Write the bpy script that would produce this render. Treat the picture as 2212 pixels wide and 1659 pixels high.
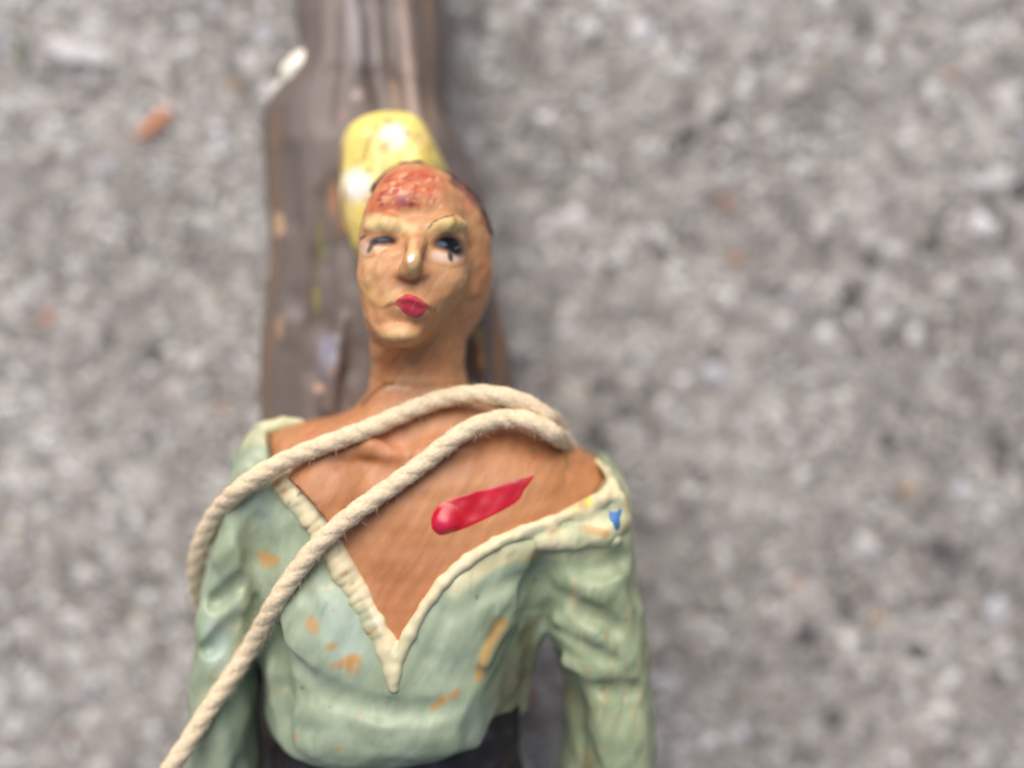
import bpy, math, random
import numpy as np
from mathutils import Vector
from mathutils.bvhtree import BVHTree

for o in list(bpy.data.objects):
    bpy.data.objects.remove(o, do_unlink=True)
C = bpy.context.scene.collection
SC = bpy.context.scene
rng = np.random.default_rng(7)
random.seed(7)

# ------------------------------------------------------------------ camera, sky, sun, exposure
# all modelling below is in millimetres and written to the meshes in metres
CAM_H = 200.0            # camera height over the pavement
D0 = 150.0               # distance of the plane that carries the figure's chest
K = 0.06                 # millimetres per sketch unit on that plane
cd = bpy.data.cameras.new('camera')
cam = bpy.data.objects.new('camera', cd)
C.objects.link(cam)
cam.location = (0, 0, CAM_H * .001)
cd.sensor_width = 36
cd.lens = 36 * D0 / (2212 * K)
cd.clip_start = .01
cd.clip_end = 60
cd.dof.use_dof = True
cd.dof.focus_distance = .1490
cd.dof.aperture_fstop = 4.6
cd.dof.aperture_blades = 0
SC.camera = cam

SUN_AZ, SUN_EL = math.radians(-14), math.radians(47)   # azimuth clockwise from +Y
w = bpy.data.worlds.new('World')
SC.world = w
w.use_nodes = True
nt = w.node_tree
sky = nt.nodes.new('ShaderNodeTexSky')
sky.sky_type = 'NISHITA'
sky.sun_disc = False
sky.sun_elevation = SUN_EL
sky.sun_rotation = SUN_AZ
sky.air_density = 1.0
sky.dust_density = 5.0
sky.ozone_density = 1.0
bg = nt.nodes['Background']
bg.inputs['Strength'].default_value = .06
nt.links.new(sky.outputs['Color'], bg.inputs['Color'])
sl = bpy.data.lights.new('sun', 'SUN')
sl.energy = 2.15
sl.angle = math.radians(55) #36)
sl.color = (1, .965, .92)
so = bpy.data.objects.new('sun', sl)
C.objects.link(so)
sd = Vector((math.sin(SUN_AZ) * math.cos(SUN_EL), math.cos(SUN_AZ) * math.cos(SUN_EL), math.sin(SUN_EL)))
so.rotation_euler = sd.to_track_quat('Z', 'Y').to_euler()
so.location = sd * 2
SC.view_settings.view_transform = 'Standard'
SC.view_settings.look = 'None'
SC.view_settings.exposure = 0.62
SC.view_settings.gamma = 1

# ------------------------------------------------------------------ helpers
def W(vx, vy, z):
    """sketch position (2212 x 1659 grid) at height z -> millimetres"""
    s = K * (CAM_H - z) / D0
    return (vx - 1106) * s, (829.5 - vy) * s, z

def V(P):
    s = K * (CAM_H - P[:, 2]) / D0
    return P[:, 0] / s + 1106, 829.5 - P[:, 1] / s

def lin(c):
    c = np.asarray(c, float) / 255.0
    return np.where(c <= .04045, c / 12.92, ((c + .055) / 1.055) ** 2.4)

def smin(a, b, k):
    h = np.clip(.5 + .5 * (b - a) / k, 0, 1)
    return b * (1 - h) + a * h - k * h * (1 - h)

def smax(a, b, k):
    return -smin(-a, -b, k)

class Grid:
    def __init__(s, lo, hi, h):
        s.h = h
        s.lo = np.array(lo, float)
        n = [int(math.ceil((hi[i] - lo[i]) / h)) + 1 for i in range(3)]
        ax = [(lo[i] + h * np.arange(n[i])).astype(np.float32) for i in range(3)]
        s.X = ax[0][:, None, None]
        s.Y = ax[1][None, :, None]
        s.Z = ax[2][None, None, :]
        s.ax = ax

def loft(G, secs, n=2.2, smooth=1.2):
    """secs: (vy, vx left, vx right, z centre, half depth[, n]) from top to bottom"""
    ys, cx, hw, zc, hd = [], [], [], [], []
    for q in secs:
        xl, y, _ = W(q[1], q[0], q[3])
        xr, _, _ = W(q[2], q[0], q[3])
        ys.append(y); cx.append((xl + xr) / 2); hw.append((xr - xl) / 2); zc.append(q[3]); hd.append(q[4])
    ys = np.array(ys)[::-1]
    fy = np.arange(ys[0] - 4, ys[-1] + 4, .1)
    ker = np.hanning(max(3, int(smooth / .1) | 1)); ker /= ker.sum()
    out = []
    for a in (cx, hw, zc, hd):
        v = np.interp(fy, ys, np.array(a)[::-1])
        pad = len(ker) // 2
        v = np.convolve(np.pad(v, pad, mode='edge'), ker, 'valid')
        out.append(np.interp(G.ax[1], fy, v).astype(np.float32)[None, :, None])
    cx, hw, zc, hd = out
    r = (np.abs((G.X - cx) / hw) ** n + np.abs((G.Z - zc) / hd) ** n) ** (1 / n)
    f = (r - 1) * np.minimum(hw, hd)
    f = np.maximum(f, np.maximum(G.Y - ys[-1], ys[0] - G.Y))
    return f.astype(np.float32)

def local(G, f, lo, hi, fn, comb):
    """combine fn(X,Y,Z) into f inside a box only"""
    sl = []
    for i in range(3):
        a = int(max(0, math.floor((lo[i] - G.lo[i]) / G.h)))
        b = int(min(len(G.ax[i]), math.ceil((hi[i] - G.lo[i]) / G.h) + 1))
        if b <= a:
            return f
        sl.append(slice(a, b))
    X = G.X[sl[0]]; Y = G.Y[:, sl[1]]; Z = G.Z[:, :, sl[2]]
    sub = f[tuple(sl)]
    f[tuple(sl)] = comb(sub, fn(X, Y, Z)).astype(np.float32)
    return f

def add_ell(G, f, vx, vy, z, r, k=1.0, rot=0.0, sub=False, amount=None):
    """ellipsoid radii r in mm, rot turns it in the picture plane (degrees, counter-clockwise)"""
    c = W(vx, vy, z)
    m = max(r) + k * 2 + .6
    ca, sa = math.cos(math.radians(rot)), math.sin(math.radians(rot))
    def fn(X, Y, Z):
        x, y = X - c[0], Y - c[1]
        u, v = x * ca + y * sa, -x * sa + y * ca
        q = np.sqrt((u / r[0]) ** 2 + (v / r[1]) ** 2 + ((Z - c[2]) / r[2]) ** 2)
        q2 = np.sqrt((u / r[0] ** 2) ** 2 + (v / r[1] ** 2) ** 2 + ((Z - c[2]) / r[2] ** 2) ** 2) + 1e-4
        return q * (q - 1) / q2
    comb = (lambda a, b: smax(a, -b, k)) if sub else (lambda a, b: smin(a, b, k))
    return local(G, f, [c[i] - m for i in range(3)], [c[i] + m for i in range(3)], fn, comb)

def add_path(G, f, pts, k=.8, sub=False, flat=1.0):
    """chain of round cones; pts (vx, vy, z, radius mm); flat stretches z"""
    P = [np.array(W(*p[:3])) for p in pts]
    R = [p[3] for p in pts]
    for (a, b, ra, rb) in zip(P[:-1], P[1:], R[:-1], R[1:]):
        m = max(ra, rb) * max(1, 1 / flat) + 2 * k + .5
        lo, hi = np.minimum(a, b) - m, np.maximum(a, b) + m
        d = b - a
        L = (d * d).sum() + 1e-9
        def fn(X, Y, Z):
            t = np.clip(((X - a[0]) * d[0] + (Y - a[1]) * d[1] + (Z - a[2]) * d[2]) / L, 0, 1)
            return np.sqrt((X - a[0] - t * d[0]) ** 2 + (Y - a[1] - t * d[1]) ** 2 + ((Z - a[2] - t * d[2]) * flat) ** 2) - (ra + (rb - ra) * t)
        comb = (lambda u, v: smax(u, -v, k)) if sub else (lambda u, v: smin(u, v, k))
        f = local(G, f, lo, hi, fn, comb)
    return f

def wobble(G, seed, wl, n=7, aniso=(1, 1, 1)):
    r = np.random.default_rng(seed)
    out = np.zeros((len(G.ax[0]), len(G.ax[1]), len(G.ax[2])), np.float32)
    for i in range(n):
        d = r.normal(size=3); d /= np.linalg.norm(d)
        d = d / np.array(aniso) * (2 * math.pi / (wl * r.uniform(.6, 1.6)))
        out += np.sin(G.X * d[0] + G.Y * d[1] + G.Z * d[2] + r.uniform(0, 6.3)).astype(np.float32)
    return out / math.sqrt(n)

field_normals = {}
def surface_nets(G, f):
    s = f < 0
    nx, ny, nz = f.shape
    cnt = np.zeros((nx - 1, ny - 1, nz - 1), np.int8)
    off = [(i, j, k) for i in (0, 1) for j in (0, 1) for k in (0, 1)]
    for (i, j, k) in off:
        cnt += s[i:nx - 1 + i, j:ny - 1 + j, k:nz - 1 + k]
    act = np.argwhere((cnt > 0) & (cnt < 8))
    ids = np.full(cnt.shape, -1, np.int64)
    ids[act[:, 0], act[:, 1], act[:, 2]] = np.arange(len(act))
    val = np.stack([f[act[:, 0] + i, act[:, 1] + j, act[:, 2] + k] for (i, j, k) in off], 1).astype(np.float64)
    acc = np.zeros((len(act), 3)); num = np.zeros(len(act))
    for a in range(8):
        for b in range(a + 1, 8):
            if sum(abs(off[a][q] - off[b][q]) for q in range(3)) != 1:
                continue
            m = (val[:, a] < 0) != (val[:, b] < 0)
            t = val[m, a] / (val[m, a] - val[m, b])
            acc[m] += np.array(off[a]) + t[:, None] * (np.array(off[b]) - np.array(off[a]))
            num[m] += 1
    co = G.lo + G.h * (act + acc / num[:, None])
    quads = []
    for axis in range(3):
        e = np.zeros(3, int); e[axis] = 1
        s0 = s[:nx - e[0], :ny - e[1], :nz - e[2]]
        s1 = s[e[0]:, e[1]:, e[2]:]
        pts = np.argwhere(s0 != s1)
        u, v = [(1, 2), (2, 0), (0, 1)][axis]
        ok = (pts[:, u] > 0) & (pts[:, v] > 0) & (pts[:, u] < f.shape[u] - 1) & (pts[:, v] < f.shape[v] - 1)
        pts = pts[ok]
        U = np.zeros(3, int); U[u] = 1
        Vv = np.zeros(3, int); Vv[v] = 1
        def gid(p):
            return ids[p[:, 0], p[:, 1], p[:, 2]]
        q = np.stack([gid(pts - U - Vv), gid(pts - Vv), gid(pts), gid(pts - U)], 1)
        inside = s0[pts[:, 0], pts[:, 1], pts[:, 2]]
        q[~inside] = q[~inside][:, ::-1]
        quads.append(q)
    q = np.concatenate(quads)
    q = q[(q >= 0).all(1)]
    e = np.concatenate([q[:, [0, 1]], q[:, [1, 2]], q[:, [2, 3]], q[:, [3, 0]]])
    deg = np.bincount(e.ravel(), minlength=len(co)).astype(float)[:, None]
    def relax(c, lam):
        sm = np.stack([np.bincount(e[:, 0], c[e[:, 1], i], len(c)) + np.bincount(e[:, 1], c[e[:, 0], i], len(c)) for i in range(3)], 1) / np.maximum(deg, 1)
        return np.where(deg > 0, c + lam * (sm - c), c)
    def sample(c):
        g = np.clip((c - G.lo) / G.h, 0, np.array(f.shape) - 1.001)
        b = g.astype(int); t = g - b
        v, gr = 0.0, [0.0, 0.0, 0.0]
        for (i, j, k) in off:
            val_ = f[b[:, 0] + i, b[:, 1] + j, b[:, 2] + k]
            wx, wy, wz = (t[:, 0] if i else 1 - t[:, 0]), (t[:, 1] if j else 1 - t[:, 1]), (t[:, 2] if k else 1 - t[:, 2])
            v = v + val_ * wx * wy * wz
            gr[0] = gr[0] + val_ * (1 if i else -1) * wy * wz
            gr[1] = gr[1] + val_ * (1 if j else -1) * wx * wz
            gr[2] = gr[2] + val_ * (1 if k else -1) * wx * wy
        return v, np.stack(gr, 1) / G.h
    for it in range(3):
        co = relax(co, .5); co = relax(co, .5)
        v, gr = sample(co)
        st = np.clip(-v / np.maximum((gr ** 2).sum(1), .05), -.5, .5)[:, None] * gr
        ln = np.linalg.norm(st, axis=1)[:, None]
        co = co + st * np.minimum(1, G.h * .5 / np.maximum(ln, 1e-6))
    co = relax(co, .4)
    # shading normals from the carved field itself
    nr = np.zeros_like(co)
    for i in range(3):
        d = np.zeros(3); d[i] = G.h * 1.2
        nr[:, i] = sample(co + d)[0] - sample(co - d)[0]
    ln = np.linalg.norm(nr, axis=1)[:, None]
    field_normals[id(co)] = (co, np.where(ln > 1e-9, nr / np.maximum(ln, 1e-9), (0, 0, 1)))
    return co, q

def mesh_np(name, co, faces, mat=None, cols=None, smooth=True, origin=(0, 0, 0)):
    me = bpy.data.meshes.new(name)
    fn = field_normals.get(id(co))
    co = (np.asarray(co, float) - np.asarray(origin)) * .001
    faces = np.asarray(faces)
    k = faces.shape[1]
    me.vertices.add(len(co)); me.vertices.foreach_set('co', co.astype(np.float32).ravel())
    me.loops.add(faces.size); me.loops.foreach_set('vertex_index', faces.astype(np.int32).ravel())
    me.polygons.add(len(faces))
    me.polygons.foreach_set('loop_start', np.arange(0, faces.size, k, dtype=np.int32))
    me.polygons.foreach_set('use_smooth', np.full(len(faces), smooth))
    if cols is not None:
        at = me.color_attributes.new('paint', 'FLOAT_COLOR', 'POINT')
        rgba = np.ones((len(co), 4), np.float32); rgba[:, :3] = cols
        at.data.foreach_set('color', rgba.ravel())
    me.update(calc_edges=True)
    me.validate()
    if fn is not None and len(fn[1]) == len(me.vertices):
        me.normals_split_custom_set_from_vertices(fn[1].tolist())
    if mat:
        me.materials.append(mat)
    return me

def obj(name, me, parent=None, loc=(0, 0, 0), **kw):
    o = bpy.data.objects.new(name, me)
    C.objects.link(o)
    if parent is not None:
        o.parent = parent
    o.location = [v * .001 for v in loc]
    for a, b in kw.items():
        o[a] = b
    return o

def bvh(co, faces):
    return BVHTree.FromPolygons([tuple(v) for v in co], [tuple(int(i) for i in q) for q in faces])

EYE = Vector((0, 0, CAM_H))
def front(trees, vx, vy):
    """highest carved surface along a sight line: point and normal"""
    d = (Vector(W(vx, vy, 0)) - EYE).normalized()
    best = None
    for t in trees:
        h = t.ray_cast(EYE, d)
        if h[0] is not None and (best is None or h[3] < best[2]):
            best = (h[0], h[1], h[3])
    return best

def catmull(pts, step):
    pts = np.array(pts, float)
    P = np.vstack([2 * pts[0] - pts[1], pts, 2 * pts[-1] - pts[-2]])
    out = []
    for i in range(1, len(P) - 2):
        a, b, c, d = P[i - 1:i + 3]
        n = max(2, int(np.linalg.norm((c - b)[:2]) / step))
        for t in np.arange(n) / n:
            out.append(.5 * (2 * b + (c - a) * t + (2 * a - 5 * b + 4 * c - d) * t * t + (3 * b - a - 3 * c + d) * t ** 3))
    out.append(P[-2])
    return np.array(out)

LAT = np.random.default_rng(77).uniform(-1, 1, (48, 48, 48))
def vnoise(P, wl, sh=0.0):
    g = P / wl + sh
    b = np.floor(g).astype(int); t = g - b
    t = t * t * (3 - 2 * t)
    out = 0.0
    for i in (0, 1):
        for j in (0, 1):
            for k in (0, 1):
                wgt = (t[:, 0] if i else 1 - t[:, 0]) * (t[:, 1] if j else 1 - t[:, 1]) * (t[:, 2] if k else 1 - t[:, 2])
                out = out + LAT[(b[:, 0] + i) % 48, (b[:, 1] + j) % 48, (b[:, 2] + k) % 48] * wgt
    return out

class Paint:
    """brush colours laid on the carved surface, kept as a colour per vertex"""
    def __init__(s, co, base):
        s.co = co
        s.vx, s.vy = V(co)
        s.c = np.tile(lin(base), (len(co), 1))
        tw = np.stack([co[:, 0] * .87 + co[:, 1] * .5, co[:, 1] * .87 - co[:, 0] * .5, co[:, 2] + co[:, 0] * .3], 1)
        s.jit = .5 * vnoise(tw, 4.7) + .32 * vnoise(tw, 1.9, 7.3) + .22 * vnoise(tw, .85, 3.1)
    def put(s, m, col):
        m = np.clip(m, 0, 1)[:, None]
        s.c = s.c * (1 - m) + lin(col) * m
    def blob(s, vx, vy, rx, ry, col, rot=0, a=1.0, soft=.5, rag=.35, cond=None):
        ca, sa = math.cos(math.radians(rot)), math.sin(math.radians(rot))
        x, y = s.vx - vx, -(s.vy - vy)
        u, v = x * ca + y * sa, -x * sa + y * ca
        d = np.sqrt((u / rx) ** 2 + (v / ry) ** 2) + s.jit * rag
        m = np.clip((1 + soft * .5 - d) / soft, 0, 1)
        m = m * m * (3 - 2 * m) * a
        if cond is not None:
            m = m * cond
        s.put(m, col)
    def stroke(s, pts, wdt, col, a=1.0, soft=.6, rag=.25, cond=None):
        P = catmull(pts, 4)
        m = np.zeros(len(s.vx))
        near = (s.vx > P[:, 0].min() - wdt * 2) & (s.vx < P[:, 0].max() + wdt * 2) & (s.vy > P[:, 1].min() - wdt * 2) & (s.vy < P[:, 1].max() + wdt * 2)
        i = np.nonzero(near)[0]
        d = np.full(len(i), 1e9)
        for p in P:
            d = np.minimum(d, np.hypot(s.vx[i] - p[0], s.vy[i] - p[1]))
        q = d / wdt + s.jit[i] * rag
        m[i] = np.clip((1 + soft * .5 - q) / soft, 0, 1) * a
        if cond is not None:
            m = m * cond
        s.put(m, col)

# ------------------------------------------------------------------ materials
def mat(name, col=None, rough=.5, attr=None, var=.12, scale=900., stretch=(1, 1, 1), rot=0., bump=.15, bscale=None, coat=0., spec=.5, objcol=False, tint=None):
    m = bpy.data.materials.new(name)
    m.use_nodes = True
    t = m.node_tree
    N = t.nodes; L = t.links
    b = N['Principled BSDF']
    tc = N.new('ShaderNodeTexCoord')
    m0 = N.new('ShaderNodeMapping')
    m0.inputs['Rotation'].default_value = (.25, .31, math.radians(rot))
    L.new(tc.outputs['Object'], m0.inputs['Vector'])
    mp = N.new('ShaderNodeMapping'); mp.inputs['Scale'].default_value = stretch
    L.new(m0.outputs[0], mp.inputs['Vector'])
    n1 = N.new('ShaderNodeTexNoise'); n1.inputs['Scale'].default_value = scale; n1.inputs['Detail'].default_value = 3
    L.new(mp.outputs[0], n1.inputs['Vector'])
    mr = N.new('ShaderNodeMapRange')
    mr.inputs['From Min'].default_value = .3; mr.inputs['From Max'].default_value = .7
    mr.inputs['To Min'].default_value = 1 - var; mr.inputs['To Max'].default_value = 1 + var
    L.new(n1.outputs['Fac'], mr.inputs['Value'])
    if attr:
        src = N.new('ShaderNodeAttribute'); src.attribute_name = attr; so_ = src.outputs['Color']
    elif objcol:
        src = N.new('ShaderNodeObjectInfo'); so_ = src.outputs['Color']
    else:
        src = N.new('ShaderNodeRGB'); src.outputs[0].default_value = (*lin(col), 1); so_ = src.outputs[0]
    if tint is not None:      # second paint tone in soft patches
        n3 = N.new('ShaderNodeTexNoise'); n3.inputs['Scale'].default_value = scale * .35; n3.inputs['Detail'].default_value = 4
        L.new(mp.outputs[0], n3.inputs['Vector'])
        r3 = N.new('ShaderNodeMapRange'); r3.inputs['From Min'].default_value = .48; r3.inputs['From Max'].default_value = .68
        r3.inputs['To Max'].default_value = tint[3]
        L.new(n3.outputs['Fac'], r3.inputs['Value'])
        mx = N.new('ShaderNodeMix'); mx.data_type = 'RGBA'
        L.new(r3.outputs[0], mx.inputs['Factor']); L.new(so_, mx.inputs[6]); mx.inputs[7].default_value = (*lin(tint[:3]), 1)
        so_ = mx.outputs[2]
    vm = N.new('ShaderNodeVectorMath'); vm.operation = 'SCALE'
    L.new(so_, vm.inputs[0]); L.new(mr.outputs[0], vm.inputs['Scale'])
    L.new(vm.outputs[0], b.inputs['Base Color'])
    b.inputs['Roughness'].default_value = rough
    b.inputs['Specular IOR Level'].default_value = spec
    if coat:
        b.inputs['Coat Weight'].default_value = coat
        b.inputs['Coat Roughness'].default_value = .18
    if bump:
        n2 = N.new('ShaderNodeTexNoise'); n2.inputs['Scale'].default_value = bscale or scale * 1.3; n2.inputs['Detail'].default_value = 2
        L.new(mp.outputs[0], n2.inputs['Vector'])
        bm = N.new('ShaderNodeBump'); bm.inputs['Strength'].default_value = bump; bm.inputs['Distance'].default_value = .0006
        L.new(n2.outputs['Fac'], bm.inputs['Height'])
        L.new(bm.outputs[0], b.inputs['Normal'])
    return m

M_skin = mat('painted_skin', attr='paint', rough=.52, var=.11, scale=800, stretch=(1, .25, 1), rot=32, bump=.2)
M_shirt = mat('painted_shirt', attr='paint', rough=.46, var=.12, scale=520, stretch=(1, .3, 1), rot=24, bump=.14)
M_collar = mat('painted_collar', attr='paint', rough=.55, var=.12, scale=500, stretch=(1, .5, 1), rot=30, bump=.1)
M_bark = mat('painted_bark', attr='paint', rough=.5, var=.08, scale=240, stretch=(1, .4, 1), bump=.08)
M_stub = mat('painted_stub', attr='paint', rough=.35, var=.06, scale=400, bump=.1)
M_trou = mat('dark_trousers', (28, 23, 26), rough=.5, var=.2, scale=260, stretch=(1, .3, 1), bump=.12)
M_hair = mat('dark_hair', (58, 30, 36), rough=.55, var=.4, scale=700, bump=.6)
M_gloss = mat('gloss_paint', attr='paint', rough=.24, var=.09, scale=420, stretch=(1, .25, 1), rot=-68, bump=.08)
M_lips = mat('lip_paint', attr='paint', rough=.5, var=.14, scale=900, stretch=(1, .3, 1), rot=30, bump=.2)
M_eye = mat('eye_paint', attr='paint', rough=.22, var=.05, scale=900, bump=.08)
M_cord = mat('cotton_cord', (224, 204, 173), rough=.9, var=.10, scale=1500, bump=.35, spec=.15)
M_fuzz = mat('cotton_fuzz', (235, 218, 190), rough=.9, var=.05, bump=0, spec=.1)

# ------------------------------------------------------------------ the carved figure
fig = bpy.data.objects.new('carved_figurine', None)
C.objects.link(fig)
FO = np.array(W(880, 1100, 0))
fig.location = FO * .001
fig.empty_display_size = .01
fig['label'] = 'hand carved painted wooden figurine in pale green shirt bound to a tree trunk'
fig['category'] = 'figurine'
def fpart(name, me_co, faces, m, cols=None, parent=None, smooth=True, **kw):
    me = mesh_np(name, me_co, faces, m, cols, smooth, origin=FO)
    o = obj(name, me, parent or fig, **kw)
    return o

# ---- body: head, neck, shoulders and chest in one surface
torso_secs = [  # vy, left, right, z centre, half depth
    (838, 812, 995, 32, 6.5), (860, 790, 1030, 32, 8.0), (885, 764, 1085, 32, 8.6), (900, 722, 1125, 32, 9.0), (911, 640, 1146, 32, 9.3), (928, 590, 1180, 32, 9.8),
    (950, 562, 1218, 32, 10.6), (985, 545, 1288, 32, 11.6), (1030, 534, 1322, 32, 12.6), (1080, 530, 1330, 32, 13.2), (1160, 540, 1310, 32, 13.8),
    (1260, 560, 1230, 32, 14.0), (1340, 572, 1172, 32, 14.0), (1420, 580, 1148, 32, 14.0), (1500, 592, 1132, 32.3, 13.8), (1540, 597, 1120, 32.3, 13.2),
    (1572, 604, 1078, 32.3, 12.4), (1598, 622, 1010, 32.3, 11.2), (1620, 666, 930, 32, 9.6), (1636, 735, 868, 32, 7.0)]
head_back = [(356, 868, 908, 37, 2.0), (364, 852, 938, 36.5, 3.8), (380, 832, 972, 36, 5.8), (405, 812, 1005, 35.5, 7.4), (435, 798, 1032, 35, 8.6), (475, 786, 1053, 34.6, 9.4), (520, 780, 1064, 34.4, 9.8),
             (580, 778, 1067, 34.2, 9.8), (640, 782, 1058, 34, 9.2), (690, 790, 1036, 33.6, 8.2), (735, 802, 1008, 33, 7.2), (790, 804, 1004, 32.5, 6.9), (850, 800, 1012, 32, 7.0), (885, 790, 1030, 32, 7.0)]
face = [(392, 828, 958, 40, 3.4), (420, 808, 985, 40, 5.2), (460, 790, 1003, 40, 6.8), (510, 781, 1013, 40, 7.9), (560, 777, 1014, 40, 8.4), (610, 778, 1006, 40, 8.7), (650, 786, 990, 40, 8.8),
        (690, 793, 962, 40.0, 8.8), (718, 803, 936, 40.0, 8.5), (736, 818, 915, 40.2, 7.7), (750, 842, 897, 40.4, 5.8)]
# outline of the V opening, shared by body, shirt and collar
vpoly = [(560, 905), (560, 940), (575, 1000), (600, 1020), (655, 1055), (706, 1110), (745, 1195), (790, 1290), (835, 1375), (850, 1400), (868, 1372), (905, 1310), (950, 1255), (1005, 1205), (1090, 1160), (1200, 1118), (1290, 1078), (1318, 1040), (1308, 1005), (1300, 970), (1240, 880), (900, 780), (700, 850)]
PV = np.array([W(a, b, 44)[:2] for a, b in vpoly])
def poly_sd(px, py, P):
    d = np.full(np.broadcast(px, py).shape, 1e9)
    ins = np.zeros(d.shape, bool)
    for i in range(len(P)):
        a, b = P[i], P[(i + 1) % len(P)]
        e = b - a
        t = np.clip(((px - a[0]) * e[0] + (py - a[1]) * e[1]) / (e @ e), 0, 1)
        d = np.minimum(d, np.hypot(px - a[0] - t * e[0], py - a[1] - t * e[1]))
        c = (a[1] > py) != (b[1] > py)
        with np.errstate(divide='ignore', invalid='ignore'):
            xx = a[0] + (py - a[1]) * e[0] / e[1] if e[1] != 0 else np.full(d.shape, 1e9)
        ins ^= c & (px < xx)
    return np.where(ins, -d, d)
bl = W(520, 1440, 32); br = W(1345, 345, 32)
G = Grid((bl[0] - 1, bl[1] - 1, 17), (br[0] + 1, br[1] + 1.5, 54), .3)
f = smin(loft(G, head_back, 2.2), loft(G, face, 2.9, .9), 1.0)
neck_add = loft(G, torso_secs, 2.3, 2.0)
f = smin(f, neck_add, 2.2)
f = np.maximum(f, (bl[1] - G.Y))
# forehead, brow ridges, cheeks, eye hollows, nose, mouth, chin
f = add_ell(G, f, 890, 440, 43.6, (5.2, 3.0, 4.0), 1.2)
f = add_path(G, f, [(800, 492, 46.3, .7), (838, 484, 47.6, 1.05), (880, 497, 47.4, .75)], .9)
f = add_path(G, f, [(930, 492, 47.4, .75), (962, 482, 47.5, 1.1), (1002, 486, 44.2, .6)], 1.0)
f = add_ell(G, f, 826, 528, 49.4, (2.4, 1.05, 2.0), .6, rot=4, sub=True)
f = add_ell(G, f, 966, 532, 49.2, (2.5, 1.35, 2.2), .6, rot=-4, sub=True)
f = add_ell(G, f, 826, 530, 46.3, (1.7, .8, .75), .3, rot=4)
f = add_ell(G, f, 966, 534, 45.9, (1.8, 1.1, .9), .3, rot=-4)
f = add_ell(G, f, 822, 600, 44.6, (2.4, 2.4, 3.0), 1.2)
f = add_ell(G, f, 965, 606, 43.8, (2.4, 2.8, 3.2), 2.0)
f = add_path(G, f, [(902, 490, 47.2, .9), (898, 530, 48.6, 1.0), (891, 568, 50.7, 1.1), (887, 580, 50.0, 1.4)], 1.1)
f = add_ell(G, f, 869, 589, 48.5, (.9, .8, .9), .7)
f = add_ell(G, f, 910, 591, 48.4, (.95, .8, .9), .7)
f = add_path(G, f, [(856, 606, 50.2, .35), (888, 610, 51.2, .5), (928, 607, 50.0, .35)], .4, sub=True)
f = add_ell(G, f, 886, 660, 47.2, (3.0, 2.0, 2.3), 1.0)
f = add_path(G, f, [(838, 664, 48.9, .28), (862, 656, 49.9, .3), (890, 658, 50.2, .34), (915, 664, 49.9, .3), (936, 672, 48.9, .25)], .3, sub=True)
f = add_path(G, f, [(862, 646, 48.8, .45), (886, 643, 49.1, .5), (918, 655, 48.8, .45)], .5)
f = add_path(G, f, [(868, 672, 48.3, .5), (894, 675, 48.6, .7), (914, 674, 48.3, .5)], .6)
f = add_path(G, f, [(870, 694, 49.9, .5), (905, 696, 49.8, .5)], .6, sub=True)
f = add_ell(G, f, 868, 722, 47.0, (2.6, 1.5, 2.2), .9)
f = add_path(G, f, [(826, 700, 41.5, 1.6), (832, 745, 40.0, 1.6), (836, 790, 37.5, 1.6)], 2.0)
# jaw edge that runs up to the right cheek
# crack round the neck where the head was glued on
f = add_path(G, f, [(782, 876, 39.2, .22), (805, 852, 40.2, .22), (830, 833, 40.8, .25), (862, 828, 40.9, .22)], .15, sub=True)
# collar bones, breast bone, chest muscles
f = add_path(G, f, [(700, 985, 43.0, 1.0), (800, 965, 43.4, 1.1), (852, 985, 43.4, .8)], 1.6)
f = add_path(G, f, [(905, 985, 43.0, .8), (1000, 965, 42.4, .9)], 2.4)
f = add_path(G, f, [(868, 950, 45.2, .8), (868, 1010, 46.5, .7)], 1.5, sub=True)
f = add_path(G, f, [(812, 1030, 47.4, .6), (805, 1120, 48.2, .7), (835, 1260, 48.4, .6)], 1.6, sub=True)
f = add_ell(G, f, 700, 1080, 43.0, (5.5, 5.5, 3.4), 2.6)
f += wobble(G, 11, 5.5) * .10 + wobble(G, 12, 2.2) * .04
pvb = poly_sd(G.X[:, :, 0], G.Y[:, :, 0], PV).astype(np.float32)[:, :, None]
under = neck_add + np.clip((pvb - .3) * 1.6, 0, 3.2)      # skin dips under the shirt beyond the opening
f = np.where((pvb > .3) & (G.Y < W(0, 930, 40)[1]), np.maximum(f, under), f)
body_co, body_q = surface_nets(G, f)
body_tree = bvh(body_co, body_q)
ft_body_neck = f

p = Paint(body_co, (178, 122, 82))
zz = body_co[:, 2]
head = np.clip((860 - p.vy) / 40, 0, 1)
p.put(head * .8, (197, 143, 99))
p.put((p.jit > .12) * head * .25, (214, 165, 112))
p.put((p.vy > 900) * np.clip(p.jit * 2, 0, 1) * .3, (178, 116, 70))
for a in [(835, 412, 38, 24, 24, .5), (900, 402, 50, 26, -8, .55), (868, 440, 46, 14, 12, .45), (925, 395, 22, 18, 0, .5), (838, 452, 50, 14, 14, .4), (815, 436, 18, 30, 30, .45), (860, 384, 40, 14, 20, .5)]:
    p.blob(a[0], a[1], a[2], a[3], (188, 100, 68), a[4], a[5], 1.2, 1.8)
for i in range(90):
    xx = rng.uniform(820, 955); yy = rng.uniform(378, 450)
    p.blob(xx, yy, rng.uniform(3, 10), rng.uniform(2, 5), [(180, 70, 46), (214, 150, 104), (222, 168, 140), (156, 60, 62)][i % 4], rng.uniform(0, 60), rng.uniform(.4, .85), .9, .6)
p.blob(884, 402, 14, 8, (220, 136, 108), 30, .45, .9, .7)
p.blob(866, 432, 15, 9, (166, 80, 104), 30, .6, .9, .7)
p.blob(872, 438, 7, 9, (118, 74, 100), 0, .6, 1.0, .8)
p.blob(905, 380, 20, 12, (170, 62, 40), -20, .6)
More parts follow.
